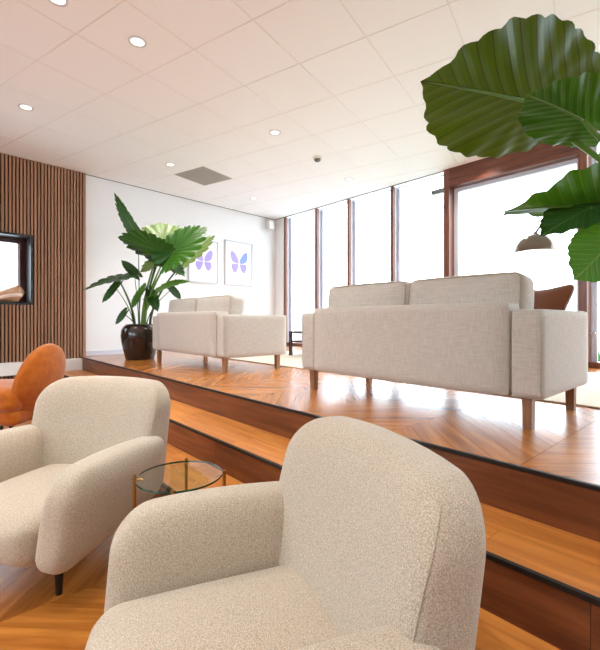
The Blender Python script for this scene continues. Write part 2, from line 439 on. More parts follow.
wall_prism(bm, tn0, tn1, zs0, zn0, 0, 0.03); wall_prism(bm, tn0, tn1, zn1, ZC, 0, 0.03)
obj('felt_backing', bm, M['felt'], wl)
pitch = (tb(84.8, 250, SL)[0] - tb(0, 250, SL)[0]) / 25.0
sw = pitch * 0.62
def slat(t, z0, z1):
    bm = box(-sw / 2, sw / 2, -0.015, 0.015, -(z1 - z0) / 2, (z1 - z0) / 2)
    p = back_pt(t, 0.045)
    return bm, (p.x, p.y, (z0 + z1) / 2)
cache = {}
k = 0
while True:
    t = tsl - sw / 2 - k * pitch
    if t < -2.2: break
    segs = [(zs0, ZC - 0.005)]
    if tn0 - 0.02 < t < tn1 + sw / 2: segs = [(zs0, zn0), (zn1, ZC - 0.005)]
    for sg in segs:
        if sg not in cache: cache[sg] = bm_mesh(slat(t, *sg)[0], 'slat')
        p = back_pt(t, 0.045)
        link('slat', cache[sg], M['slat'], wl, (p.x, p.y, (sg[0] + sg[1]) / 2), (0, 0, BANG))
    k += 1
bm = bmesh.new(); wall_prism(bm, tsl, tsl + 0.012, zs0, ZC, 0, SL); obj('panel_edge', bm, M['slat'], wl)
# white ledge along the foot of the slats, and the baseboards
zl1 = ZP - 0.02; zl0 = ZT2
bm = bmesh.new(); wall_prism(bm, -5.4, (YS - 0.012 - BA.y) / BE.y, zl0, zl1, SL, 0.16)
tag(obj('trim_1', bm, M['trimwhite']), 'white boxed ledge along the foot of the slat panel', 'ledge', kind='structure')
bm = bmesh.new(); wall_prism(bm, -5.4, tb(66, 365, 0.1)[0], 0.0, zs0, 0, SL)
tag(obj('baseboard_back', bm, M['trimwhite']), 'white baseboard under the slat panel', 'baseboard', kind='structure')
tp = (Vector((-7.0, YS)) - BA).dot(BE)
bm = bmesh.new(); wall_prism(bm, tsl + 0.03, T_END - 0.03, ZP, ZP + 0.07, 0, 0.014)
tag(obj('baseboard_platform', bm, M['alu']), 'low pale baseboard along the white wall on the platform', 'baseboard', kind='structure')

# window niche in the slat wall: black lining, dark red frame, pane
wn = empty('window_1', (*back_pt((tn0 + tn1) / 2), zn0), BANG, 'deep black-lined window in the slat wall with a dark red frame', 'window', kind='structure')
hw = (tn1 - tn0) / 2; hh = zn1 - zn0
def nb(bm, x0, x1, o0, o1, z0, z1):             # local: x along wall, y = -offset into room
    return abox(bm, x0, x1, -o1, -o0, z0, z1)
lt = 0.028
for nm, a in (('lining', (-hw, hw, -0.29, SL + 0.012, 0, lt)), ('lining', (-hw, hw, -0.29, SL + 0.012, hh - lt, hh)),
              ('lining', (-hw, -hw + lt, -0.29, SL + 0.012, lt, hh - lt)), ('lining', (hw - lt, hw, -0.29, SL + 0.012, lt, hh - lt))):
    obj(nm, nb(bmesh.new(), *a), M['niche'], wn)
fw = 0.065
for a in ((-hw + lt, hw - lt, -0.24, -0.17, lt, lt + 0.05), (-hw + lt, hw - lt, -0.24, -0.17, hh - lt - fw, hh - lt),
          (-hw + lt, -hw + lt + fw, -0.24, -0.17, lt + .05, hh - lt - fw), (hw - lt - fw, hw - lt, -0.24, -0.17, lt + .05, hh - lt - fw)):
    obj('window_frame', nb(bmesh.new(), *a), M['niche_frame'], wn)
for a in ((hw - lt - fw - 0.025, hw - lt - fw, -0.23, -0.19, lt + .05, hh - lt - fw),):
    obj('pane_edge', nb(bmesh.new(), *a), M['alu'], wn)
obj('pane', nb(bmesh.new(), -hw + lt + fw, hw - lt - fw - 0.025, -0.215, -0.205, lt + .05, hh - lt - fw), M['glass'], wn)

# other walls (mostly behind the camera)
def wall_with_openings(name, axis, c, a0, a1, z0, z1, th, opens, label):
    bm = bmesh.new(); cur = a0
    def put(p, q, u, v):
        if axis == 'y': abox(bm, p, q, c - th, c, u, v)
        else: abox(bm, c, c + th, p, q, u, v)
    for (p, q, u, v) in opens:
        put(cur, p, z0, z1)
        if u > z0: put(p, q, z0, u)
        if v < z1: put(p, q, v, z1)
        cur = q
    put(cur, a1, z0, z1)
    return tag(obj(name, bm, M['wall']), label, 'wall', kind='structure')
fo = [(-5.4, -2.9, 1.25, 2.85), (-2.4, 0.1, 1.25, 2.85)]
wall_with_openings('wall_front', 'y', YF, -7.4, XR + WT, -0.1, ZC + 0.1, WT, fo, 'white wall with large windows facing the steps')
wall_with_openings('wall_right', 'x', XR, YF, YW + 0.2, -0.1, ZC + 0.1, WT, [], 'plain white wall closing the lounge on the right')
for i, (p, q, u, v) in enumerate(fo):
    e = empty('window_%d' % (i + 8), ((p + q) / 2, YF - 0.15, u), 0, ['wide window high in the front wall nearer the slat wall', 'wide window high in the front wall nearer the plain right wall'][i], 'window', kind='structure')
    h = (q - p) / 2
    for a in ((-h, h, 0, .06), (-h, h, v - u - .06, v - u)): obj('window_frame', box(a[0], a[1], -.04, .04, a[2], a[3]), M['alu'], e)
    for a in ((-h, -h + .06), (-.03, .03), (h - .06, h)): obj('window_frame', box(a[0], a[1], -.04, .04, .06, v - u - .06), M['alu'], e)
    obj('pane', box(-h + .06, -.03, -.005, .005, .06, v - u - .06), M['glass'], e)
    obj('pane', box(.03, h - .06, -.005, .005, .06, v - u - .06), M['glass'], e)

# ------------------------------------------------------------------ window wall
def wx(x): return on_Y(x, 300, YW).x
posts = [wx(283.3), wx(314.2), wx(346.2), wx(389.7)]
xd0, xd1 = wx(445.0), wx(588.0)
ZW0 = ZP
DW = 0.055                                    # post width
tag(obj('wall_window', box(-7.4, posts[0], YW, YW + 0.24, -0.1, ZC + 0.1), M['wall']), 'narrow white wall strip beside the first window post', 'wall', kind='structure')
edges = posts + [xd0]
for i, x0 in enumerate(posts):
    x1 = edges[i + 1]
    e = empty('window_%d' % (i + 2), (x0, YW, ZP), 0, ['tall window by the white wall corner with the brick pier outside', 'second tall window from the white wall corner', 'third tall window from the white wall corner', 'tall window beside the wide wood-framed door'][i], 'window', kind='structure')
    H = ZC - ZP; W_ = x1 - x0
    obj('post', box(0, DW, 0.02, 0.07, 0, H), M['frame_wood'], e)
    obj('mullion', box(0.004, DW - .004, 0.07, 0.20, 0, H), M['alu'], e)
    obj('window_frame', box(DW, DW + 0.045, 0.13, 0.17, 0.06, H - 0.03), M['alu'], e)
    obj('window_frame', box(W_ - 0.05, W_, 0.13, 0.17, 0.06, H - 0.03), M['alu'], e)
    obj('top_rail', box(DW, W_, 0.10, 0.17, H - 0.012, H), M['alu'], e)
    obj('bottom_rail', box(DW, W_, 0.0, 0.17, 0, 0.06), M['frame_wood'], e)
    obj('pane', box(DW + 0.045, W_ - 0.05, 0.147, 0.153, 0.06, H - 0.03), M['glass'], e)
# wide door in a heavy wood frame
dr = empty('door_1', (xd0, YW, ZP), 0, 'wide glazed door in a heavy reddish wood frame', 'door', kind='structure')
H = ZC - ZP; W_ = xd1 - xd0; PW = 0.085; BH = 0.26
obj('frame_post', box(0, PW, -0.04, 0.10, 0, H), M['frame_wood'], dr)
obj('frame_post', box(W_ - PW, W_, -0.04, 0.10, 0, H), M['frame_wood'], dr)
obj('frame_beam', box(PW, W_ - PW, -0.04, 0.10, H - BH, H), M['beam_wood'], dr)
obj('threshold', box(PW, W_ - PW, -0.02, 0.10, 0, 0.05), M['frame_wood'], dr)
for a in ((PW, PW + .06, .05, H - BH), (W_ - PW - .05, W_ - PW, .05, H - BH)):
    obj('sash', box(a[0], a[1], 0.10, 0.16, a[2], a[3]), M['alu'], dr)
obj('sash', box(PW + .06, W_ - PW - .05, 0.10, 0.16, H - BH - 0.05, H - BH), M['alu'], dr)
obj('sash', box(PW + .06, W_ - PW - .05, 0.10, 0.16, 0.05, 0.11), M['alu'], dr)
obj('pane', box(PW + .06, W_ - PW - .05, 0.127, 0.133, 0.11, H - BH - 0.05), M['glass'], dr)
# window to the right of the door
e = empty('window_6', (xd1, YW, ZP), 0, 'tall window with white frame and handle right of the wood-framed door', 'window', kind='structure')
W2 = XR - xd1
obj('mullion', box(0.0, 0.02, 0.10, 0.17, 0, H), M['alu'], e)
obj('window_frame', box(0.02, 0.055, 0.13, 0.17, 0.06, H - 0.03), M['alu'], e)
obj('bottom_rail', box(0.0, W2, -0.02, 0.17, 0, 0.06), M['frame_wood'], e)
obj('top_rail', box(0.0, W2, 0.0, 0.17, H - 0.03, H), M['frame_wood'], e)
for x in (1.2, 2.4, 3.6):
    obj('post', box(x, x + DW, 0, 0.07, 0.06, H - .03), M['frame_wood'], e); obj('mullion', box(x + .004, x + DW - .004, 0.07, 0.2, 0.06, H - .03), M['alu'], e)
for a, b_ in ((.055, 1.2), (1.275, 2.4), (2.475, 3.6), (3.675, W2)):
    obj('pane', box(a, b_, 0.147, 0.153, 0.06, H - 0.03), M['glass'], e)
bm = bmesh.new(); abox(bm, 0.025, 0.045, 0.06, 0.13, 0.37, 0.39); abox(bm, 0.0, 0.045, 0.06, 0.08, 0.37, 0.39)
obj('handle', bm, M['plastic'], e)
# small stay bar outside the fourth window
p = on_Y(433, 193.5, YW + 0.25); q = on_Y(446, 192.5, YW + 0.25)
obj('stay_bar', abox(bmesh.new(), p.x - xd0, q.x + .03 - xd0, 0.20, 0.265, p.z - 0.03 - ZP, p.z + 0.03 - ZP), M['greyplastic'], dr)

# ------------------------------------------------------------------ ceiling: tiles in a grid turned against the walls
slab = obj('ceiling', box(-7.4, XR + WT, YF - WT, YW + 0.1, ZC + 0.015, ZC + 0.12), M['grid']); tag(slab, 'suspended ceiling of square white tiles', 'ceiling', kind='structure')
TG = -0.9990; ga = (math.sin(TG), math.cos(TG)); gb = (ga[1], -ga[0]); U0, V0 = -2.8329, 5.1307
def tilept(a, j):
    x = (U0 - j * ga[0] + a * gb[0]) * 0.6; y = (V0 - j * ga[1] + a * gb[1]) * 0.6
    return Vector(c2w(x, y))
def clip(P, n, c):                       # keep n.p <= c
    Q = []
    for i in range(len(P)):
        a, b = P[i], P[(i + 1) % len(P)]
        da, db = n.dot(a) - c, n.dot(b) - c
        if da <= 0: Q.append(a)
        if (da <= 0) != (db <= 0): Q.append(a + (b - a) * (da / (da - db)))
    return Q
def poly_prism(P, z0, z1, ctr):
    bm = bmesh.new()
    lo = [bm.verts.new((p.x - ctr.x, p.y - ctr.y, z0)) for p in P]; hi = [bm.verts.new((p.x - ctr.x, p.y - ctr.y, z1)) for p in P]
    bm.faces.new(lo[::-1]); bm.faces.new(hi)
    for i in range(len(P)): bm.faces.new((lo[i], lo[(i + 1) % len(P)], hi[(i + 1) % len(P)], hi[i]))
    return bm
vc = on_z(203, 177.2, ZC); vent_cell = None; bestd = 9
for a in range(-20, 20):
    for j in range(-20, 20):
        d = (((tilept(a, j) + tilept(a + 1, j + 1)) / 2) - Vector((vc.x, vc.y))).length
        if d < bestd: bestd = d; vent_cell = (a, j)
full = None; tiles = []
g = 0.0055
for a in range(-26, 26):
    for j in range(-26, 26):
        c0 = tilept(a, j); ea = (tilept(a + 1, j) - c0); ej = (tilept(a, j + 1) - c0)
        ctr = c0 + (ea + ej) / 2
        P = [c0 + ea * (g / .6) + ej * (g / .6), c0 + ea * (1 - g / .6) + ej * (g / .6), c0 + ea * (1 - g / .6) + ej * (1 - g / .6), c0 + ea * (g / .6) + ej * (1 - g / .6)]
        n0 = len(P); P0 = list(P)
        for n, c in ((Vector((0, 1)), YW), (Vector((0, -1)), -YF), (Vector((1, 0)), XR), (-BN, -(BN.dot(BA)))):
            P = clip(P, n, c)
            if len(P) < 3: break
        if len(P) < 3 or (a, j) == vent_cell: continue
        tiles.append((P, ctr, math.atan2(ea.y, ea.x), P == P0))
def tkey(t):
    f = t[1].x * -CP + t[1].y * SP; r = t[1].x * SP + t[1].y * CP
    return (0 if (f > 1.5 and abs(r) < f * 0.78 + .4) else 50) + t[1].length
tiles.sort(key=tkey)
fullm = None; rest = bmesh.new()
for i, (P, ctr, an, isfull) in enumerate(tiles):
    if i < 290:
        if isfull:
            if fullm is None:
                s = 0.3 - g; fullm = bm_mesh(box(-s, s, -s, s, 0, 0.014), 'ceiling_tile')
            link('ceiling_tile', fullm, M['tile'], slab, (ctr.x, ctr.y, ZC), (0, 0, an))
        else:
            obj('ceiling_tile', poly_prism(P, 0, 0.014, ctr), M['tile'], slab, (ctr.x, ctr.y, ZC))
    else:
        b2 = poly_prism(P, ZC, ZC + 0.014, Vector((0, 0))); me = bm_mesh(b2); rest.from_mesh(me)
if len(rest.verts):
    o = obj('distant_tiles', rest, M['tile'], slab); o['kind'] = 'stuff'
# tee bars just above the tile faces
tee = bmesh.new()
abox(tee, -7.3, XR, YF, YW, ZC + 0.003, ZC + 0.0135)
bmn = Vector((-BN.x, -BN.y))
o = obj('grid_bars', tee, M['grid'], slab); o['kind'] = 'stuff'
bm = bmesh.new(); abox(bm, -7.3, XR, YW - 0.018, YW, ZC - 0.006, ZC + 0.004); obj('edge_trim', bm, M['greyplastic'], slab)
bm = bmesh.new(); wall_prism(bm, -5.4, T_END, ZC - 0.006, ZC + 0.004, SL, SL + 0.014) if False else wall_prism(bm, tsl, T_END, ZC - 0.006, ZC + 0.004, 0, 0.014); obj('edge_trim', bm, M['greyplastic'], slab)

# vent
c0 = tilept(*vent_cell); ea = tilept(vent_cell[0] + 1, vent_cell[1]) - c0; ej = tilept(vent_cell[0], vent_cell[1] + 1) - c0; ctr = c0 + (ea + ej) / 2
v = empty('ceiling_vent', (ctr.x, ctr.y, ZC - 0.002), math.atan2(ea.y, ea.x), 'square grey ventilation grille set in the white ceiling', 'vent')
bm = bmesh.new(); s = 0.294
for a in ((-s, s, -s, -s + .02), (-s, s, s - .02, s), (-s, -s + .02, -s + .02, s - .02), (s - .02, s, -s + .02, s - .02)): abox(bm, a[0], a[1], a[2], a[3], 0, 0.006)
obj('frame', bm, M['vent'], v)
obj('plate', box(-s + .02, s - .02, -s + .02, s - .02, 0.004, 0.0075), M['vent'], v)
lv = bm_mesh(abox(bmesh.new(), -s + .02, s - .02, -0.006, 0.006, 0.0005, 0.0035), 'louvre')
for k in range(22): link('louvre', lv, M['vent'], v, (0, -s + .035 + k * (2 * s - .07) / 21, 0))

# downlights (their own light inside)
spots = [(137.5, 41.5), (26, 107), (170.5, 164.5), (275, 132.3), (349, 179.3), (254, 198), (57, -1.5), (478, 152.5)]
locs = [on_z(x, y, ZC) for x, y in spots]
ring = bm_mesh(lathe(bmesh.new(), [(0.048, 0.0), (0.05, -0.006), (0.066, -0.006), (0.068, 0.0), (0.066, 0.003), (0.05, 0.003)], 28, False), 'ring')
disc = bm_mesh(lathe(bmesh.new(), [(0.047, 0.0), (0.047, -0.003)], 28), 'lamp')
dl = bpy.data.lights.new('downlight_beam', 'SPOT'); dl.energy = 46; dl.color = (1.0, 0.97, 0.92); dl.spot_size = math.radians(120); dl.spot_blend = 0.9; dl.shadow_soft_size = 0.05
names = ['round white downlight lit, the large one between two ceiling joints', 'lit downlight over the slat wall side', 'lit downlight beside the grey ceiling vent', 'lit downlight in the ceiling next to the dark sensor', 'lit downlight near the tall window tops', 'small lit downlight near the corner of white wall and windows', 'lit downlight above the lower lounge at the slat wall side', 'lit downlight in front of the wood-framed door beam']
added_lamps = [((-1.15, -0.1), 'added unseen fill downlight above the armchair beside the steps'), ((-2.25, 0.35), 'added unseen fill downlight above the armchair next to the orange chair'),  # out-of-view lamps added to light the armchairs and lounge from above
         ((-3.9, -0.9), 'added unseen fill downlight above the open floor before the orange chair'), ((-0.6, -1.6), 'added unseen fill downlight above the open floor near the front wall'),
         ((0.9, 0.4), 'added unseen fill downlight above the steps near the plain right wall'), ((-2.4, -2.2), 'added unseen fill downlight before the high front window')]
names += [e_[1] for e_ in added_lamps]
for i, p in enumerate(locs + [Vector((*e_[0], ZC)) for e_ in added_lamps]):
    e = empty('downlight', (p.x, p.y, ZC), 0, names[i], 'downlight', 'ceiling downlights')
    link('ring', ring, M['alu'], e, (0, 0, -0.0005), smooth=True); link('lamp', disc, M['downlight'], e, (0, 0, -0.001))
    lo = bpy.data.objects.new('beam', dl); COL.objects.link(lo); lo.parent = e; lo.location = (0, 0, -0.012)
# dark sensor
p = on_z(317.5, 157, ZC)
e = empty('ceiling_sensor', (p.x, p.y, ZC), 0, 'small dark sensor on the ceiling', 'sensor')
obj('base', lathe(bmesh.new(), [(0.06, 0), (0.06, -0.02), (0.045, -0.03)], 24), M['plastic'], e)
obj('dome', lathe(bmesh.new(), [(0.044, -0.03), (0.04, -0.05), (0.02, -0.062), (0.002, -0.065)], 24), M['greyplastic'], e, smooth=True)

# ------------------------------------------------------------------ outside
tag(obj('ground', box(-30, 30, YW + 0.3, 40, 0.2, 0.36), M['paving']), 'pale paved ground outside the windows', 'ground', kind='structure')
gm = bmesh.new(); rg = random.Random(5)
x_a, x_b = -3.6, 3.5
for k in range(9000):
    x = rg.uniform(x_a, x_b); y = rg.uniform(YW + 0.55, YW + 4.3); h = rg.uniform(.05, .12); a = rg.uniform(0, 6.28); wd = .012
    dx, dy = math.cos(a) * wd, math.sin(a) * wd; lx, ly = rg.uniform(-.04, .04), rg.uniform(-.04, .04)
    vs = [gm.verts.new((x - dx, y - dy, .36)), gm.verts.new((x + dx, y + dy, .36)), gm.verts.new((x + lx, y + ly, .36 + h))]
    gm.faces.new(vs)
abox(gm, x_a, x_b, YW + 0.5, YW + 4.35, 0.36, 0.37)
tag(obj('grass', gm, M['grass']), 'strip of bright green grass outside the right window', 'grass', kind='stuff')
pc = on_Y(296, 300, YW + 1.1); pr = on_Y(305, 300, YW + 1.1)
bp_ = empty('brick_pier', (pr.x, YW + 1.1, 0.36), 0, 'pale brick pier outside the first window', 'pier')
bw = 0.40
obj('core', box(-bw + .006, -.006, .006, .4, 0, 3.4), M['mortar'], bp_)
bm = bmesh.new(); 
for c in range(46):
    z = c * 0.073; off = (0.11 if c % 2 else 0)
    x = -bw - off
    while x < 0:
        a, b_ = max(x, -bw), min(x + 0.21, 0)
        if b_ - a > 0.03: abox(bm, a, b_, -0.004 - rg.uniform(0, .006), 0.1, z, z + 0.06)
        x += 0.22
o = obj('bricks', bm, M['brick'], bp_); o['kind'] = 'stuff'

# ------------------------------------------------------------------ sofas
def make_sofa(name, x0, x1, y0, label):
    L = x1 - x0; D = 0.80; AT = 0.14
    s = empty(name, ((x0 + x1) / 2, y0, ZP), 0, label, 'sofa', 'matching linen sofas on the platform')
    h = L / 2; zb = 0.15
    def part(nm, b6, r, mat=M['sofa'], cr=(0, 0, 0), par=s, n=8):
        x0_, x1_, y0_, y1_, z0_, z1_ = b6
        return obj(nm, rbox((x1_ - x0_) / 2, (y1_ - y0_) / 2, (z1_ - z0_) / 2, r, n, cr), mat, par, ((x0_ + x1_) / 2, (y0_ + y1_) / 2, (z0_ + z1_) / 2), smooth=True)
    part('arm', (-h, -h + AT, 0, D, zb, 0.585), 0.02)
    part('arm', (h - AT, h, 0, D, zb, 0.585), 0.02)
    part('back', (-h + AT + .002, h - AT - .002, -0.012, 0.15, zb, 0.622), 0.022)
    part('seat_base', (-h + AT + .002, h - AT - .002, 0.14, D - 0.02, zb, 0.30), 0.02)
    m = h - AT
    for sg in (-1, 1):
        a, b_ = (-m, -0.003) if sg < 0 else (0.003, m)
        part('seat_cushion', (a + .004, b_, 0.30, D + 0.01, 0.302, 0.44), 0.035, cr=(0, 0, .012))
        c = part('back_cushion', (a - 0.022 if sg < 0 else a, b_ if sg < 0 else b_ + 0.0, 0.145, 0.335, 0.445, 0.785), 0.05, cr=(0.014, 0.03, 0.008), n=10)
        c.rotation_euler = (-0.12, 0, 0)
        hx = (b_ - a) / 2 + (0.006 if sg < 0 else 0); hz = 0.17
        for yy in (-0.085, 0.085):
            pts = []
            R = 0.05; ix, iz = hx - R, hz - R
            for cxs, czs, a0 in ((1, 1, 0), (-1, 1, 90), (-1, -1, 180), (1, -1, 270)):
                for q in range(0, 91, 15):
                    t = math.radians(a0 + q); pts.append((cxs * ix + R * 0.78 * math.cos(t), yy, czs * iz + R * 0.78 * math.sin(t)))
            pts.append(pts[0])
            obj('piping', tube(bmesh.new(), pts, 0.0038, 6), M['seam'], c, smooth=True)
    lg = bmesh.new(); abox(lg, -.024, .024, -.024, .024, 0, zb + .01)
    for v in lg.verts:
        if v.co.z < 0.01: v.co.x *= 0.86; v.co.y *= 0.86
    lm = bm_mesh(lg, 'leg')
    for sx in (-1, 1):
        for yy in (0.06, D - 0.08): link('leg', lm, M['sofaleg'], s, (sx * (h - 0.075), yy, 0))
    # seams at the arm joints
    for sx in (-1, 1):
        for yy in (-0.001,):
            obj('seam', tube(bmesh.new(), [(sx * (h - .006), 0.002, zb + .02), (sx * (h - .006), 0.002, 0.565)], 0.0025, 6), M['sofa'], s)
    return s
SY = 2.115
make_sofa('sofa', -2.385, -0.70, SY, 'beige linen sofa with a cognac cushion by its arm, beside the arc lamp')
make_sofa('sofa', -5.29, -3.53, SY, 'beige linen sofa next to the dark pot with the big-leaved plant')
# cognac cushion leaning on the arm of the near sofa
C1 = pxd(576, 284, 2.36); C2 = pxd(530, 289.5, 2.62); C4 = pxd(537, 331, 2.42)
e1 = (C2 - C1).normalized(); e2 = (C4 - C1); e2 = (e2 - e1 * e2.dot(e1)).normalized(); e3 = e1.cross(e2)
c = empty('cushion', C4, 0, 'cognac leather cushion leaning in the sofa corner by the arm', 'cushion')
bm = rbox(0.18, 0.18, 0.07, 0.035, 10)
for v in bm.verts:                               # pinched pillow edges with pointed corners
    u, w_ = v.co.x / .18, v.co.y / .18
    v.co.z *= max(0.06, (1 - min(1, abs(u)) ** 2.6) * (1 - min(1, abs(w_)) ** 2.6)) ** 0.55
    k = 0.88 + 0.14 * abs(u * w_); v.co.x *= k; v.co.y *= k
mc = C1 + (e1 + e2) * 0.18 - C4
Mx = Matrix((e1, e2, e3)).transposed().to_4x4(); Mx.translation = mc
bmesh.ops.transform(bm, matrix=Mx, verts=bm.verts)
obj('cover', bm, M['cognac'], c, smooth=True)

# rug
rugo = obj('rug', rbox(2.75, 0.95, 0.006, 0.005, 6), M['rug'], None, (-2.55, 3.92, ZP + 0.0065)); tag(rugo, 'large flat beige rug on the platform by the windows', 'rug')

# dark low table between the sofas
t = empty('coffee_table', (-3.4, 4.05, ZP + 0.013), 0, 'low dark wood table with a shelf standing between the two sofas', 'table')
tx, ty = -4.16, 4.18
t.location = (tx, ty, ZP + 0.013)
obj('top', box(-0.5, 0.5, -0.3, 0.3, 0.325, 0.35, 0.004), M['walnut'], t)
obj('shelf', box(-0.47, 0.47, -0.27, 0.27, 0.19, 0.215, 0.004), M['walnut'], t)
for sx in (-1, 1):
    for sy in (-1, 1): obj('leg', box(sx * .48 - .02, sx * .48 + .02, sy * .28 - .02, sy * .28 + .02, 0, 0.325), M['walnut'], t)

# ------------------------------------------------------------------ arc lamp
base = Vector((0.55, 4.55, ZP + 0.013)); sh = pxd(535.5, 252, 4.0)
al = empty('arc_lamp', base, 0, 'brushed steel arc lamp with dome shade hanging over the sofa', 'lamp')
obj('base', lathe(bmesh.new(), [(0.16, 0), (0.165, 0.01), (0.165, 0.05), (0.155, 0.06)], 40), M['marble'], al, smooth=False)
shl = sh - base
R = 0.188
neck = shl + Vector((0, 0, R * 0.98))
knee = pxd(560, 196, 4.05) - base
pts = bez((0, 0, 0.06), (0, 0, 1.5), (0.15, 0.05, 2.05), (-0.75, -0.2, 1.92), 22)
pts2 = bez((-0.75, -0.2, 1.92), (-1.15, -0.29, 1.86), knee + (knee - neck) * 0.6, neck, 16)
obj('arc', tube(bmesh.new(), pts + pts2[1:], 0.011, 10), M['steel'], al, smooth=True)
prof = [(R * math.cos(a), R * 0.92 * math.sin(a)) for a in [math.radians(q) for q in range(0, 90, 6)]] + [(0.012, R * 0.92)]
inn = [((R - .005) * math.cos(a), (R - .005) * 0.92 * math.sin(a)) for a in [math.radians(q) for q in range(0, 90, 6)]] + [(0.012, (R - .005) * 0.92)]
shd = obj('shade', lathe(bmesh.new(), prof, 44, False), M['steel'], al, shl, smooth=True)
obj('inner_shade', lathe(bmesh.new(), inn, 44, False), M['shade_in'], shd, smooth=True)
obj('rim', lathe(bmesh.new(), [(R - .006, -0.003), (R + .001, -0.003), (R + .001, 0.004), (R - .006, 0.004), (R - .006, -0.003)], 44, False), M['steel'], shd)
obj('neck', lathe(bmesh.new(), [(0.022, R * 0.90), (0.022, R * 0.96), (0.014, R * 1.04)], 20), M['steel'], shd)
obj('bulb', lathe(bmesh.new(), [(0.002, 0.03), (0.03, 0.045), (0.04, 0.075), (0.03, 0.11), (0.016, 0.135), (0.016, 0.165)], 20), M['bulb'], shd, smooth=True)

# ------------------------------------------------------------------ pictures on the white wall
def picture(x0, x1, ytl, ybl, mat_a, mat_b, label):
    pm0 = on_back(x0, ytl, 0.0); pm1 = on_back(x1, ytl, 0.0); pb = on_back(x0, ybl, 0.0)
    W_ = (Vector((pm1.x, pm1.y)) - Vector((pm0.x, pm0.y))).length; H_ = pm0.z - pb.z
    mid = (pm0 + pm1) / 2
    o = empty('framed_picture', (mid.x, mid.y, (pm0.z + pb.z) / 2), BANG, label, 'picture')
    h, k, f = W_ / 2, H_ / 2, 0.022
    for a in ((-h, h, k - f, k), (-h, h, -k, -k + f)): obj('frame', box(a[0], a[1], -0.03, -0.002, a[2], a[3], .002), M['picframe'], o)
    for a in ((-h, -h + f), (h - f, h)): obj('frame', box(a[0], a[1], -0.03, -0.002, -k + f, k - f, .002), M['picframe'], o)
    pr_ = obj('print', box(-h + f, h - f, -0.015, -0.005, -k + f, k - f), M['paper'], o)
    sc = W_ * 0.31
    up = [(0.04, 0.0), (0.12, 0.35), (0.45, 0.80), (0.80, 1.02), (0.98, 0.92), (1.0, 0.55), (0.86, 0.12), (0.55, -0.05), (0.2, -0.12)]
    lo = [(0.06, -0.14), (0.3, -0.14), (0.62, -0.12), (0.86, -0.2), (0.88, -0.55), (0.68, -0.9), (0.45, -0.98), (0.25, -0.75), (0.1, -0.4)]
    for sg in (-1, 1):
        for nm, pts, mt in (('upper_wing', up, mat_a if sg < 0 else mat_b), ('lower_wing', lo, mat_a)):
            bm = bmesh.new(); P = [(sg * x * sc, z * sc + 0.02) for x, z in pts]
            if sg < 0: P = P[::-1]
            f0 = [bm.verts.new((x, -0.0162, z)) for x, z in P]; f1 = [bm.verts.new((x, -0.015, z)) for x, z in P]
            bm.faces.new(f0)
            for i in range(len(P)): bm.faces.new((f0[i], f0[(i + 1) % len(P)], f1[(i + 1) % len(P)], f1[i]))
            obj(nm, bm, mt, pr_)
    obj('butterfly_body', tube(bmesh.new(), [(0, -0.0155, -0.35 * sc), (0, -0.0155, 0.3 * sc)], [0.003, 0.005], 6), M['paper'], pr_)
picture(188.0, 217.5, 237.5, 281.5, M['purple'], M['purple'], 'framed print of a violet butterfly half behind the plant leaves')
picture(224.5, 252.0, 239.5, 284.5, M['purple'], M['blue'], 'framed print of a blue and violet butterfly on the white wall')
# two small white devices near the wall corner
p = on_back(266.5, 225.5, 0.0)
e = empty('wall_speaker', (p.x, p.y, p.z), BANG, 'small white speaker on the wall below the ceiling corner', 'speaker')
obj('bracket', box(-0.02, 0.02, -0.06, 0, -0.01, 0.07), M['plastic'], e); obj('body', box(-0.06, 0.06, -0.16, -0.06, -0.09, 0.07, 0.008), M['plastic'], e)
p = on_Y(274.3, 226, YW)
e = empty('wall_sensor', (p.x, p.y, p.z), 0, 'small white box on the wall strip beside the first window post', 'sensor')
obj('body', box(-0.05, 0.05, -0.09, -0.02, -0.07, 0.07, 0.008), M['plastic'], e); obj('bracket', box(-0.02, 0.02, -0.02, 0, -0.02, 0.02), M['plastic'], e)

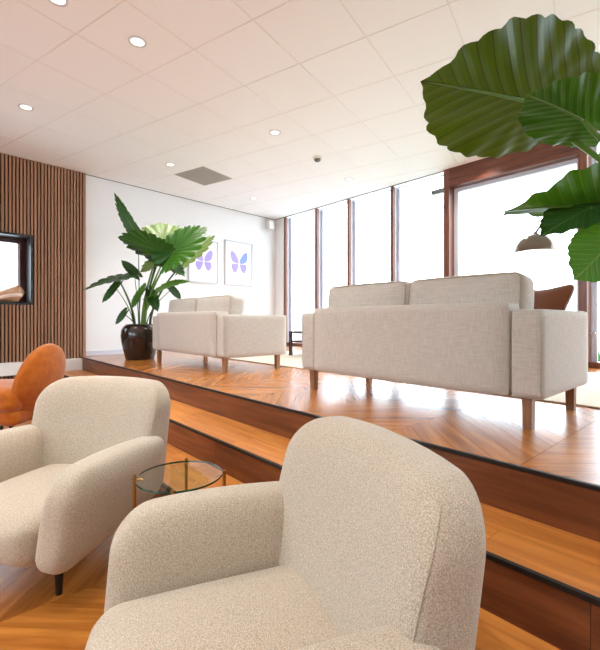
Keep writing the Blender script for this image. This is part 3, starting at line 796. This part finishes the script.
# ------------------------------------------------------------------ plants
TAB = [(0, 1.0), (3, .95), (8, .90), (18, .855), (35, .80), (55, .74), (75, .68), (95, .64), (115, .62), (135, .64), (150, .64), (163, .55), (172, .40), (178, .2), (180, .12)]
def rtab(deg):
    for (a, r0), (b_, r1) in zip(TAB, TAB[1:]):
        if a <= deg <= b_:
            return r0 + (r1 - r0) * (deg - a) / (b_ - a)
    return TAB[-1][1]
def leaf(parent, base_w, tip_w, width, normal, mat, cup=0.15, droop=0.12, wave=0.035, seed=0, fold=0.0, nth=96, nr=9, teeth=19, jag=0.05):
    """heart-shaped leaf blade: petiole joint at base, tip at tip; heart lobes behind the joint"""
    inv = parent.matrix_basis.inverted()
    B = Vector(base_w); T = Vector(tip_w); L = (T - B).length
    X = (T - B).normalized(); N = Vector(normal); N = (N - X * N.dot(X)).normalized(); Y = N.cross(X)
    rg = random.Random(seed); ph = rg.uniform(0, 6)
    ysc = (width / 2) / (0.657 * L)
    bm = bmesh.new(); uvl = bm.loops.layers.uv.new('UVMap')
    ths = [-180 + 360 * k / nth for k in range(nth + 1)]
    def pos(rho, th):
        a = math.radians(th); d = abs(th)
        r = rtab(d) * L
        marg = 1 + jag * (abs(math.sin(teeth * a / 2 + ph * 0)) - 0.5) * min(1, d / 12)
        rr = r * rho * (1 + (marg - 1) * rho ** 4)
        x = rr * math.cos(a); y = rr * math.sin(a) * ysc
        w_ = width / 2
        v = y / w_; u = x / L
        z = cup * w_ * (abs(v) ** 1.6) + droop * L * ((u * (1 - u)) if u > 0 else u) - fold * w_ * abs(v)
        z += wave * w_ * rho ** 3 * math.sin(teeth * a / 2 * 1.0 + ph) * min(1, d / 20)
        z += wave * 1.4 * w_ * rho ** 2 * math.sin(3 * a + ph)
        if d > 150: z -= 0.10 * L * rho * (d - 150) / 30 * 0.5
        return x, y, z, u, v
    vs = []; uvs = {}
    for k, th in enumerate(ths):
        col = []
        for i in range(1, nr + 1):
            x, y, z, u, v = pos(i / nr, th)
            vv = bm.verts.new(inv @ (B + X * x + Y * y + N * z)); uvs[vv] = (u, v); col.append(vv)
        vs.append(col)
    c = bm.verts.new(inv @ B); uvs[c] = (0, 0)
    for k in range(nth):
        fs = [bm.faces.new((c, vs[k][0], vs[k + 1][0]))]
        for i in range(nr - 1): fs.append(bm.faces.new((vs[k][i], vs[k][i + 1], vs[k + 1][i + 1], vs[k + 1][i])))
        for f in fs:
            f.smooth = True
            for lp in f.loops: lp[uvl].uv = uvs[lp.vert]
    me = bpy.data.meshes.new('leaf'); bm.to_mesh(me); bm.free()
    o = link('leaf', me, mat, parent)
    pts = [];  rad = []
    for i in range(13):
        t = i / 12 * 0.97
        x, y, z, u, v = pos(t, 0)
        pts.append(inv @ (B + X * x + N * (z - 0.0035 * (1 - t)))); rad.append(L * 0.011 * (1 - t) + 0.0012)
    obj('midrib', tube(bmesh.new(), pts, rad, 6), M['stem'], o, smooth=True)
    return o
def stem(parent, pts, r0, r1, mat):
    inv = parent.matrix_basis.inverted()
    P = [inv @ Vector(p) for p in pts]; n = len(P)
    return obj('stem', tube(bmesh.new(), P, [r0 + (r1 - r0) * i / (n - 1) for i in range(n)], 8), mat, parent, smooth=True)
POTPROF = [(0.0, 0.0), (0.72, 0.0), (0.76, 0.03), (0.86, 0.25), (0.97, 0.5), (1.0, 0.66), (0.97, 0.82), (0.87, 0.93), (0.74, 0.985), (0.70, 1.0), (0.66, 0.985), (0.66, 0.90)]
def pot(parent, R, H):
    obj('pot', lathe(bmesh.new(), [(max(.002, r * R), z * H) for r, z in POTPROF], 44, False), M['pot'], parent, smooth=True)
    obj('soil', lathe(bmesh.new(), [(0.003, 0.93 * H), (0.3 * R, 0.93 * H), (0.67 * R, 0.91 * H), (0.67 * R, 0.88 * H)], 30), M['soil'], parent)

# left plant
DP = 5.62
pb = pxd(140, 360, DP); pb.z = ZP
pl = empty('potted_plant', pb, 0, 'big-leaved plant in a dark bronze pot against the white wall', 'plant')
bpy.context.view_layer.update()
PH = (361 - 325) / FP * DP * 0.97
pot(pl, 18.0 / FP * DP, PH)
mouth = pb + Vector((0, 0, PH * 0.9))
view = Vector((-CP, SP, 0)); right = Vector((SP, CP, 0)); up = Vector((0, 0, 1))
def P_(x, y, dd=0.0): return pxd(x, y, DP + dd)
# (base px, tip px, depth offsets, width px, normal (right, toward camera, up), material, cup, droop)
LL = [
 ((138, 236), (113.5, 192), .05, .00, 15, (-.6, .6, .35), 'leaf_dark', .10, .10, 'upright'),
 ((158, 252), (117, 238), -.10, -.20, 40, (-.05, -.42, .9), 'leaf_dark', .10, .18, ''),
 ((163, 243), (160, 222), .12, .28, 44, (0, .45, .9), 'leaf_pale', .12, .10, ''),
 ((174, 252), (208, 228), -.25, -.18, 40, (-.25, .80, .50), 'leaf', .08, .12, ''),
 ((188, 258), (216, 236), .15, .22, 34, (-.1, .45, .7), 'leaf_pale', .10, .12, ''),
 ((160, 290), (191, 281), -.15, -.20, 20, (0, .45, .9), 'leaf', .10, .18, ''),
 ((118, 278.5), (81, 290), -.05, -.10, 24, (0.1, .38, 1), 'leaf_dark', .05, .08, ''),
 ((115, 287), (102, 303), -.10, -.10, 10, (-.3, .8, .4), 'leaf_dark', .1, .05, ''),
 ((123.5, 314), (115.5, 325), -.12, -.15, 8, (-.3, .8, .4), 'leaf_dark', .1, .05, ''),
 ((163, 262), (185, 277), -.05, -.10, 22, (.35, .4, .7), 'leaf_dark', .12, .2, ''),
 ((158, 262), (140, 272), .10, .05, 22, (-.2, .5, .6), 'leaf_pale', .1, .12, ''),
 ((134, 272), (121, 260), .05, .0, 8, (-.5, .5, .6), 'leaf_dark', .1, .1, ''),
 ((141, 292), (132, 309), -.10, -.15, 12, (-.4, .6, .4), 'leaf', .1, .15, ''),
 ((152, 296), (158, 312), -.12, -.18, 9, (.2, .8, .3), 'leaf_dark', .1, .15, ''),
 ((172, 289), (181, 300), .12, .15, 8, (.4, .6, .5), 'leaf_dark', .1, .15, ''),
]
for i, (b0, t0, db, dt, wpx, nn, mt, cu, drp, _) in enumerate(LL):
    B = P_(*b0, db); T = P_(*t0, dt)
    n = right * nn[0] - view * nn[1] + up * nn[2]
    leaf(pl, B, T, wpx / FP * DP * 1.15, n, M[mt], cu, drp, seed=i, nth=132, nr=7, teeth=37, jag=0.13)
    m0 = mouth + right * ((b0[0] - 143) * 0.0026) + view * (db * 0.3)
    mid = m0 * 0.5 + B * 0.5 + up * 0.18 * (B - m0).length
    a = m0 + up * 0.5 * (B - m0).length * 0.8
    stem(pl, bez(m0, a, mid * 0.35 + B * 0.65, B, 12), 0.019 if wpx > 18 else 0.009, 0.008 if wpx > 18 else 0.004, M['stem' if i % 2 else 'stemdark'])

# right plant: its pot stands on the platform beside the near sofa, its leaves lean over it
RB = Vector((-0.10, 1.98, ZP))
rp_ = empty('potted_plant', RB, 0, 'tall plant with huge backlit leaves beside the near sofa and its cushion', 'plant')
bpy.context.view_layer.update()
pot(rp_, 0.24, 0.42)
rm = RB + Vector((0, 0, 0.38))
RL = [
 ((529, 101.5), (421, 82), 1.46, 1.22, 0.46, (.05, -.62, .72), 'leaf_big', .10, .08, 0.03, 0),
 ((583, 120), (526, 96), 1.36, 1.22, 0.25, (.35, -.55, .75), 'leaf', .18, .12, 0.04, 0),
 ((588, 206), (502, 209.5), 1.40, 1.30, 0.30, (.0, -.28, .95), 'leaf', .34, .06, 0.05, 0),
 ((590, 208), (540, 237.5), 1.36, 1.30, 0.17, (-.35, .65, .55), 'leaf_dark', .12, .10, 0.05, 0),
 ((609, 246), (573, 281), 1.28, 1.24, 0.19, (-.15, .9, .35), 'leaf', .10, .06, 0.04, 0),
 ((640, 150), (655, 80), 1.5, 1.6, 0.34, (.3, .5, .7), 'leaf', .12, .15, 0.04, 0),
 ((660, 260), (720, 270), 1.5, 1.4, 0.3, (.3, .4, .9), 'leaf', .12, .15, 0.04, 0),
]
for i, (b0, t0, db, dt, wd, nn, mt, cu, drp, wv, fd) in enumerate(RL):
    B = pxd(*b0, db); T = pxd(*t0, dt)
    n = right * nn[0] - view * nn[1] + up * nn[2]
    leaf(rp_, B, T, wd, n, M[mt], cu, drp, wv, seed=i + 40, nth=120, nr=12, teeth=27)
    m0 = rm + Vector((random.uniform(-.05, .05), random.uniform(-.05, .05), 0))
    out = pxd(b0[0] + 40, b0[1] + 55, db + 0.03)
    stem(rp_, bez(m0, m0 + up * 0.6, out, B, 16), 0.016, 0.007, M['stem'])

# ------------------------------------------------------------------ armchairs
def rrect(ha, hb, R, n=12):
    """outline of a rectangle with its own corner radius at (+a+b), (-a+b), (-a-b), (+a-b), straight runs sampled too"""
    cs = ((1, 1, 0), (-1, 1, 90), (-1, -1, 180), (1, -1, 270)); pts = []
    for i, (sa, sb, a0) in enumerate(cs):
        r = R[i]
        for k in range(n + 1):
            t = math.radians(a0 + 90 * k / n); pts.append((sa * (ha - r) + r * math.cos(t), sb * (hb - r) + r * math.sin(t)))
        sa2, sb2, a2 = cs[(i + 1) % 4]; r2 = R[(i + 1) % 4]; t2 = math.radians(a2)
        q = (sa2 * (ha - r2) + r2 * math.cos(t2), sb2 * (hb - r2) + r2 * math.sin(t2)); p = pts[-1]
        for k in range(1, 8): pts.append((p[0] + (q[0] - p[0]) * k / 8, p[1] + (q[1] - p[1]) * k / 8))
    return pts
def slab(outline, th, p, fn, nr=16):
    """soft upholstered slab: outline swept in rings to both faces, face bulge (1-rho^p)^(1/p); fn(a, b, t) -> position"""
    bm = bmesh.new()
    rhos = [math.sin(math.pi / 2 * (i / nr)) ** 0.8 for i in range(nr, 0, -1)]
    def ring(rho, sg):
        t = sg * th * max(0.0, 1 - rho ** p) ** (1 / p)
        return [bm.verts.new(fn(a * rho, b * rho, t)) for a, b in outline]
    edge = ring(1.0, 0); m = len(outline)
    for sg in (1, -1):
        prev = edge
        for rho in rhos[1:]:
            cur = ring(rho, sg)
            for k in range(m): bm.faces.new((prev[k], prev[(k + 1) % m], cur[(k + 1) % m], cur[k]))
            prev = cur
        c = bm.verts.new(fn(0, 0, sg * th))
        for k in range(m): bm.faces.new((prev[k], prev[(k + 1) % m], c))
    return bm
def make_armchair(loc, rz, label):
    t = empty('armchair', loc, rz, label, 'armchair', 'matching beige lounge armchairs')
    # backrest: thick slab leaning back, rounded top corners, ends wrapping forward
    hx, hy, hz = 0.380, 0.088, 0.27
    def bfn(x, z, y):
        u = abs(x) / hx; q = (z + hz) / (2 * hz)
        y = y * (1.0 + 0.45 * (1 - q) + 0.25 * u ** 2)
        y += 0.095 * (q - 0.25) + 0.012 - 0.085 * u ** 2.4 * (1.0 - 0.15 * q)
        return Vector((x * (1 - 0.015 * (1 - q)), y, z + 0.016 * (1 - u * u) * q))
    o = obj('backrest', slab(rrect(hx, hz, (0.125, 0.125, 0.08, 0.08)), hy, 3.6, bfn), M['chair'], t, (0, 0.283, 0.473), smooth=True)
    ol = rrect(hx, hz, (0.125, 0.125, 0.08, 0.08)); 
    ol = ol[-7:] + ol[:8]; nn_ = len(ol) - 1                       # right edge, from low on the side up round the top corner
    for sg in (1, -1):
        pts = []
        for k, (a, b_) in enumerate(ol):
            RS = 0.955 + 0.040 * (k / nn_) ** 1.5
            pts.append(bfn(sg * a * RS, b_ * RS, -hy * (1 - RS ** 3.6) ** (1 / 3.6)) + Vector((sg * 0.0004, -0.0004, 0.0003)))
        obj('seam', tube(bmesh.new(), pts, 0.0016, 6), M['seam'], o, smooth=True)
    # arms
    ax, ay, az = 0.088, 0.295, 0.184
    for sg in (1, -1):
        def afn(y, z, x):
            q = (z + az) / (2 * az); f = (ay - y) / (2 * ay)          # f: 1 at the front
            x = x * (0.90 + 0.16 * math.sin(math.pi * min(1, q))) + sg * 0.045 * (q - 0.4)
            yy = y + 0.030 * (q - 0.35) * smoothstep(0.55, 1, f)
            zz = z + (1 - q) * 0.075 * smoothstep(0.0, 1.0, 1 - f) + 0.016 * math.sin(math.pi * f) * q
            return Vector((x, yy, zz))
        obj('arm', slab(rrect(ay, az, (0.06, 0.115, 0.075, 0.05)), ax, 3.6, afn), M['chair'], t, (sg * 0.332, -0.042, 0.328), smooth=True)
    # seat cushion and base
    bm = rbox(0.256, 0.305, 0.09, 0.062, 14, (0, 0.025, 0.022))
    obj('seat_cushion', bm, M['chair'], t, (0, -0.05, 0.246), smooth=True)
    bm = rbox(0.258, 0.27, 0.045, 0.04, 10, (0, 0.012, 0))
    obj('seat_base', bm, M['chair'], t, (0, -0.06, 0.205), smooth=True)
    lg = lathe(bmesh.new(), [(0.012, 0.0), (0.017, 0.09), (0.020, 0.18)], 14)
    lm = bm_mesh(lg, 'leg')
    for sx in (-1, 1):
        for yy in (-0.20, 0.18): link('leg', lm, M['darkleg'], t, (sx * 0.24, yy, 0), smooth=True)
    return t
def face(cx, cy):                 # rotation so that local -y points along the camera-ground direction (cx, cy)
    X, Y = c2w(cx, cy); return math.atan2(Y, X) + math.pi / 2
ch1 = c2w(-0.122, 0.973); ch2 = c2w(-1.124, 1.868)
make_armchair((ch1[0], ch1[1], 0), face(-0.93, -0.37), 'beige boucle armchair with its back to the steps, right beside the glass side table')
make_armchair((ch2[0], ch2[1], 0), face(-0.29, -0.957), 'beige boucle armchair between the orange chair and the glass side table')

# ------------------------------------------------------------------ glass side table
ZG = 0.458
tc_ = on_z(180, 474.5, 0.458)
tb_ = empty('side_table', (tc_.x, tc_.y, 0), math.atan2(CP, SP), 'round glass side table with brass legs between the armchairs', 'table')
TR = 41.5 / FP * (CAMZ - ZG) * FP / (474.5 - CY)
obj('glass_top', lathe(bmesh.new(), [(0.001, ZG - .008), (TR - 0.001, ZG - .008), (TR - 0.001, ZG), (0.001, ZG)], 56, False), M['tglass'], tb_)
obj('glass_rim', lathe(bmesh.new(), [(TR - .0008, ZG - .0075), (TR, ZG - .0075), (TR, ZG - .0005), (TR - .0008, ZG - .0005), (TR - .0008, ZG - .0075)], 56, False), M['tedge'], tb_)
for k in range(4):
    a = math.radians(8 + 90 * k)
    lo = obj('leg', tube(bmesh.new(), [(0, 0, 0), (0, 0, ZG + .008)], 0.0065, 12), M['brass'], tb_, ((TR + .0075) * math.cos(a), (TR + .0075) * math.sin(a), 0))
    obj('clip', tube(bmesh.new(), [(0, 0, ZG - .0125), (-0.03 * math.cos(a), -0.03 * math.sin(a), ZG - .0125)], 0.004, 8), M['brass'], lo)
rl = bmesh.new(); tube(rl, [((TR + .0075) * math.cos(math.radians(q)), (TR + .0075) * math.sin(math.radians(q)), 0.06) for q in range(0, 361, 10)], 0.004, 8)
obj('ring_brace', rl, M['brass'], tb_, smooth=True)

# ------------------------------------------------------------------ orange chair
oc = c2w(*(lambda d: ((21 - CX) / FP * d, d))(3.75))
ot = empty('lounge_chair', (oc[0], oc[1], 0), face(-1.0, 0.05), 'orange velvet chair with a round tilted back near the slat wall', 'chair')
bm = rbox(0.31, 0.11, 0.31, 0.05, 14)
for v in bm.verts:
    u, w_ = v.co.x / .31, v.co.z / .31
    # square to disc
    a, b_ = u * math.sqrt(max(0, 1 - w_ * w_ / 2)), w_ * math.sqrt(max(0, 1 - u * u / 2))
    r2 = a * a + b_ * b_
    v.co = Vector((a * 0.30, v.co.y * math.sqrt(max(0.04, 1 - r2 * 0.86)) * 0.7 - 0.05 * r2 + 0.0, b_ * 0.345))
obj('back', bm, M['velvet'], ot, (0, 0.22, 0.50), (math.radians(-17), 0, 0), smooth=True)
obj('seat', rbox(0.33, 0.34, 0.10, 0.07, 10, (0, 0, .015)), M['velvet'], ot, (0, -0.16, 0.385), smooth=True)
obj('base', rbox(0.30, 0.31, 0.07, 0.05, 8), M['velvet'], ot, (0, -0.14, 0.235), smooth=True)
lm = bm_mesh(lathe(bmesh.new(), [(0.012, 0), (0.017, 0.19)], 12), 'leg')
for sx in (-1, 1):
    for yy in (-0.36, 0.08): link('leg', lm, M['darkleg'], ot, (sx * 0.22, yy, 0))

# low white bench with black frame against the slat wall
p = back_pt(tb(2, 385, 0.35)[0], 0.32)
bn = empty('bench', (p.x, p.y, 0), BANG, 'low white bench with a thin black frame at the slat wall', 'bench')
obj('seat_panel', box(-0.55, 0.30, -0.11, 0.11, 0.20, 0.27, 0.004), M['trimwhite'], bn)
fr = bmesh.new()
for a in ((-0.56, 0.31, -0.12, -0.11), (-0.56, 0.31, 0.11, 0.12)): abox(fr, a[0], a[1], a[2], a[3], 0.268, 0.282)
obj('frame', fr, M['black'], bn)
for sx in (-0.55, 0.03, 0.30):
    for sy in (-0.115, 0.115): obj('leg', box(sx - .008, sx + .008, sy - .006, sy + .006, 0, 0.27), M['black'], bn)

# ------------------------------------------------------------------ conch shell on the niche sill
pc_ = on_back(11.5, 303.0, -0.02)
sx_ = empty('conch_shell', (pc_.x, pc_.y, zn0 + lt), BANG, 'large conch shell lying on the black window sill', 'shell')
bm = bmesh.new(); n = 20
prof = [(-0.30, .004), (-0.27, .016), (-0.22, .036), (-0.16, .064), (-0.09, .096), (-0.02, .122), (0.04, .132), (0.08, .118), (0.095, .085), (0.11, .08), (0.118, .05), (0.13, .045), (0.137, .02), (0.15, .003)]
rings = []
for x, r in prof:
    rings.append([bm.verts.new((x, r * 0.85 * math.cos(2 * math.pi * k / n), 0.108 + x * 0.22 + r * 0.85 * math.sin(2 * math.pi * k / n) * (1 + .10 * math.sin(3 * 2 * math.pi * k / n + x * 20)))) for k in range(n)])
for a, b_ in zip(rings, rings[1:]):
    for k in range(n): bm.faces.new((a[k], a[(k + 1) % n], b_[(k + 1) % n], b_[k]))
bm.faces.new(rings[0]); bm.faces.new(rings[-1])
obj('whorl', bm, M['shell'], sx_, (0, 0, 0.0), smooth=True)
bm = rbox(0.15, 0.012, 0.022, 0.011, 8)
for v in bm.verts: v.co.z += 0.25 * v.co.x - 1.2 * v.co.x ** 2; v.co.z *= 1.0
obj('lip', bm, M['shell_in'], sx_, (-0.05, -0.102, 0.085), (math.radians(20), 0, 0), smooth=True)
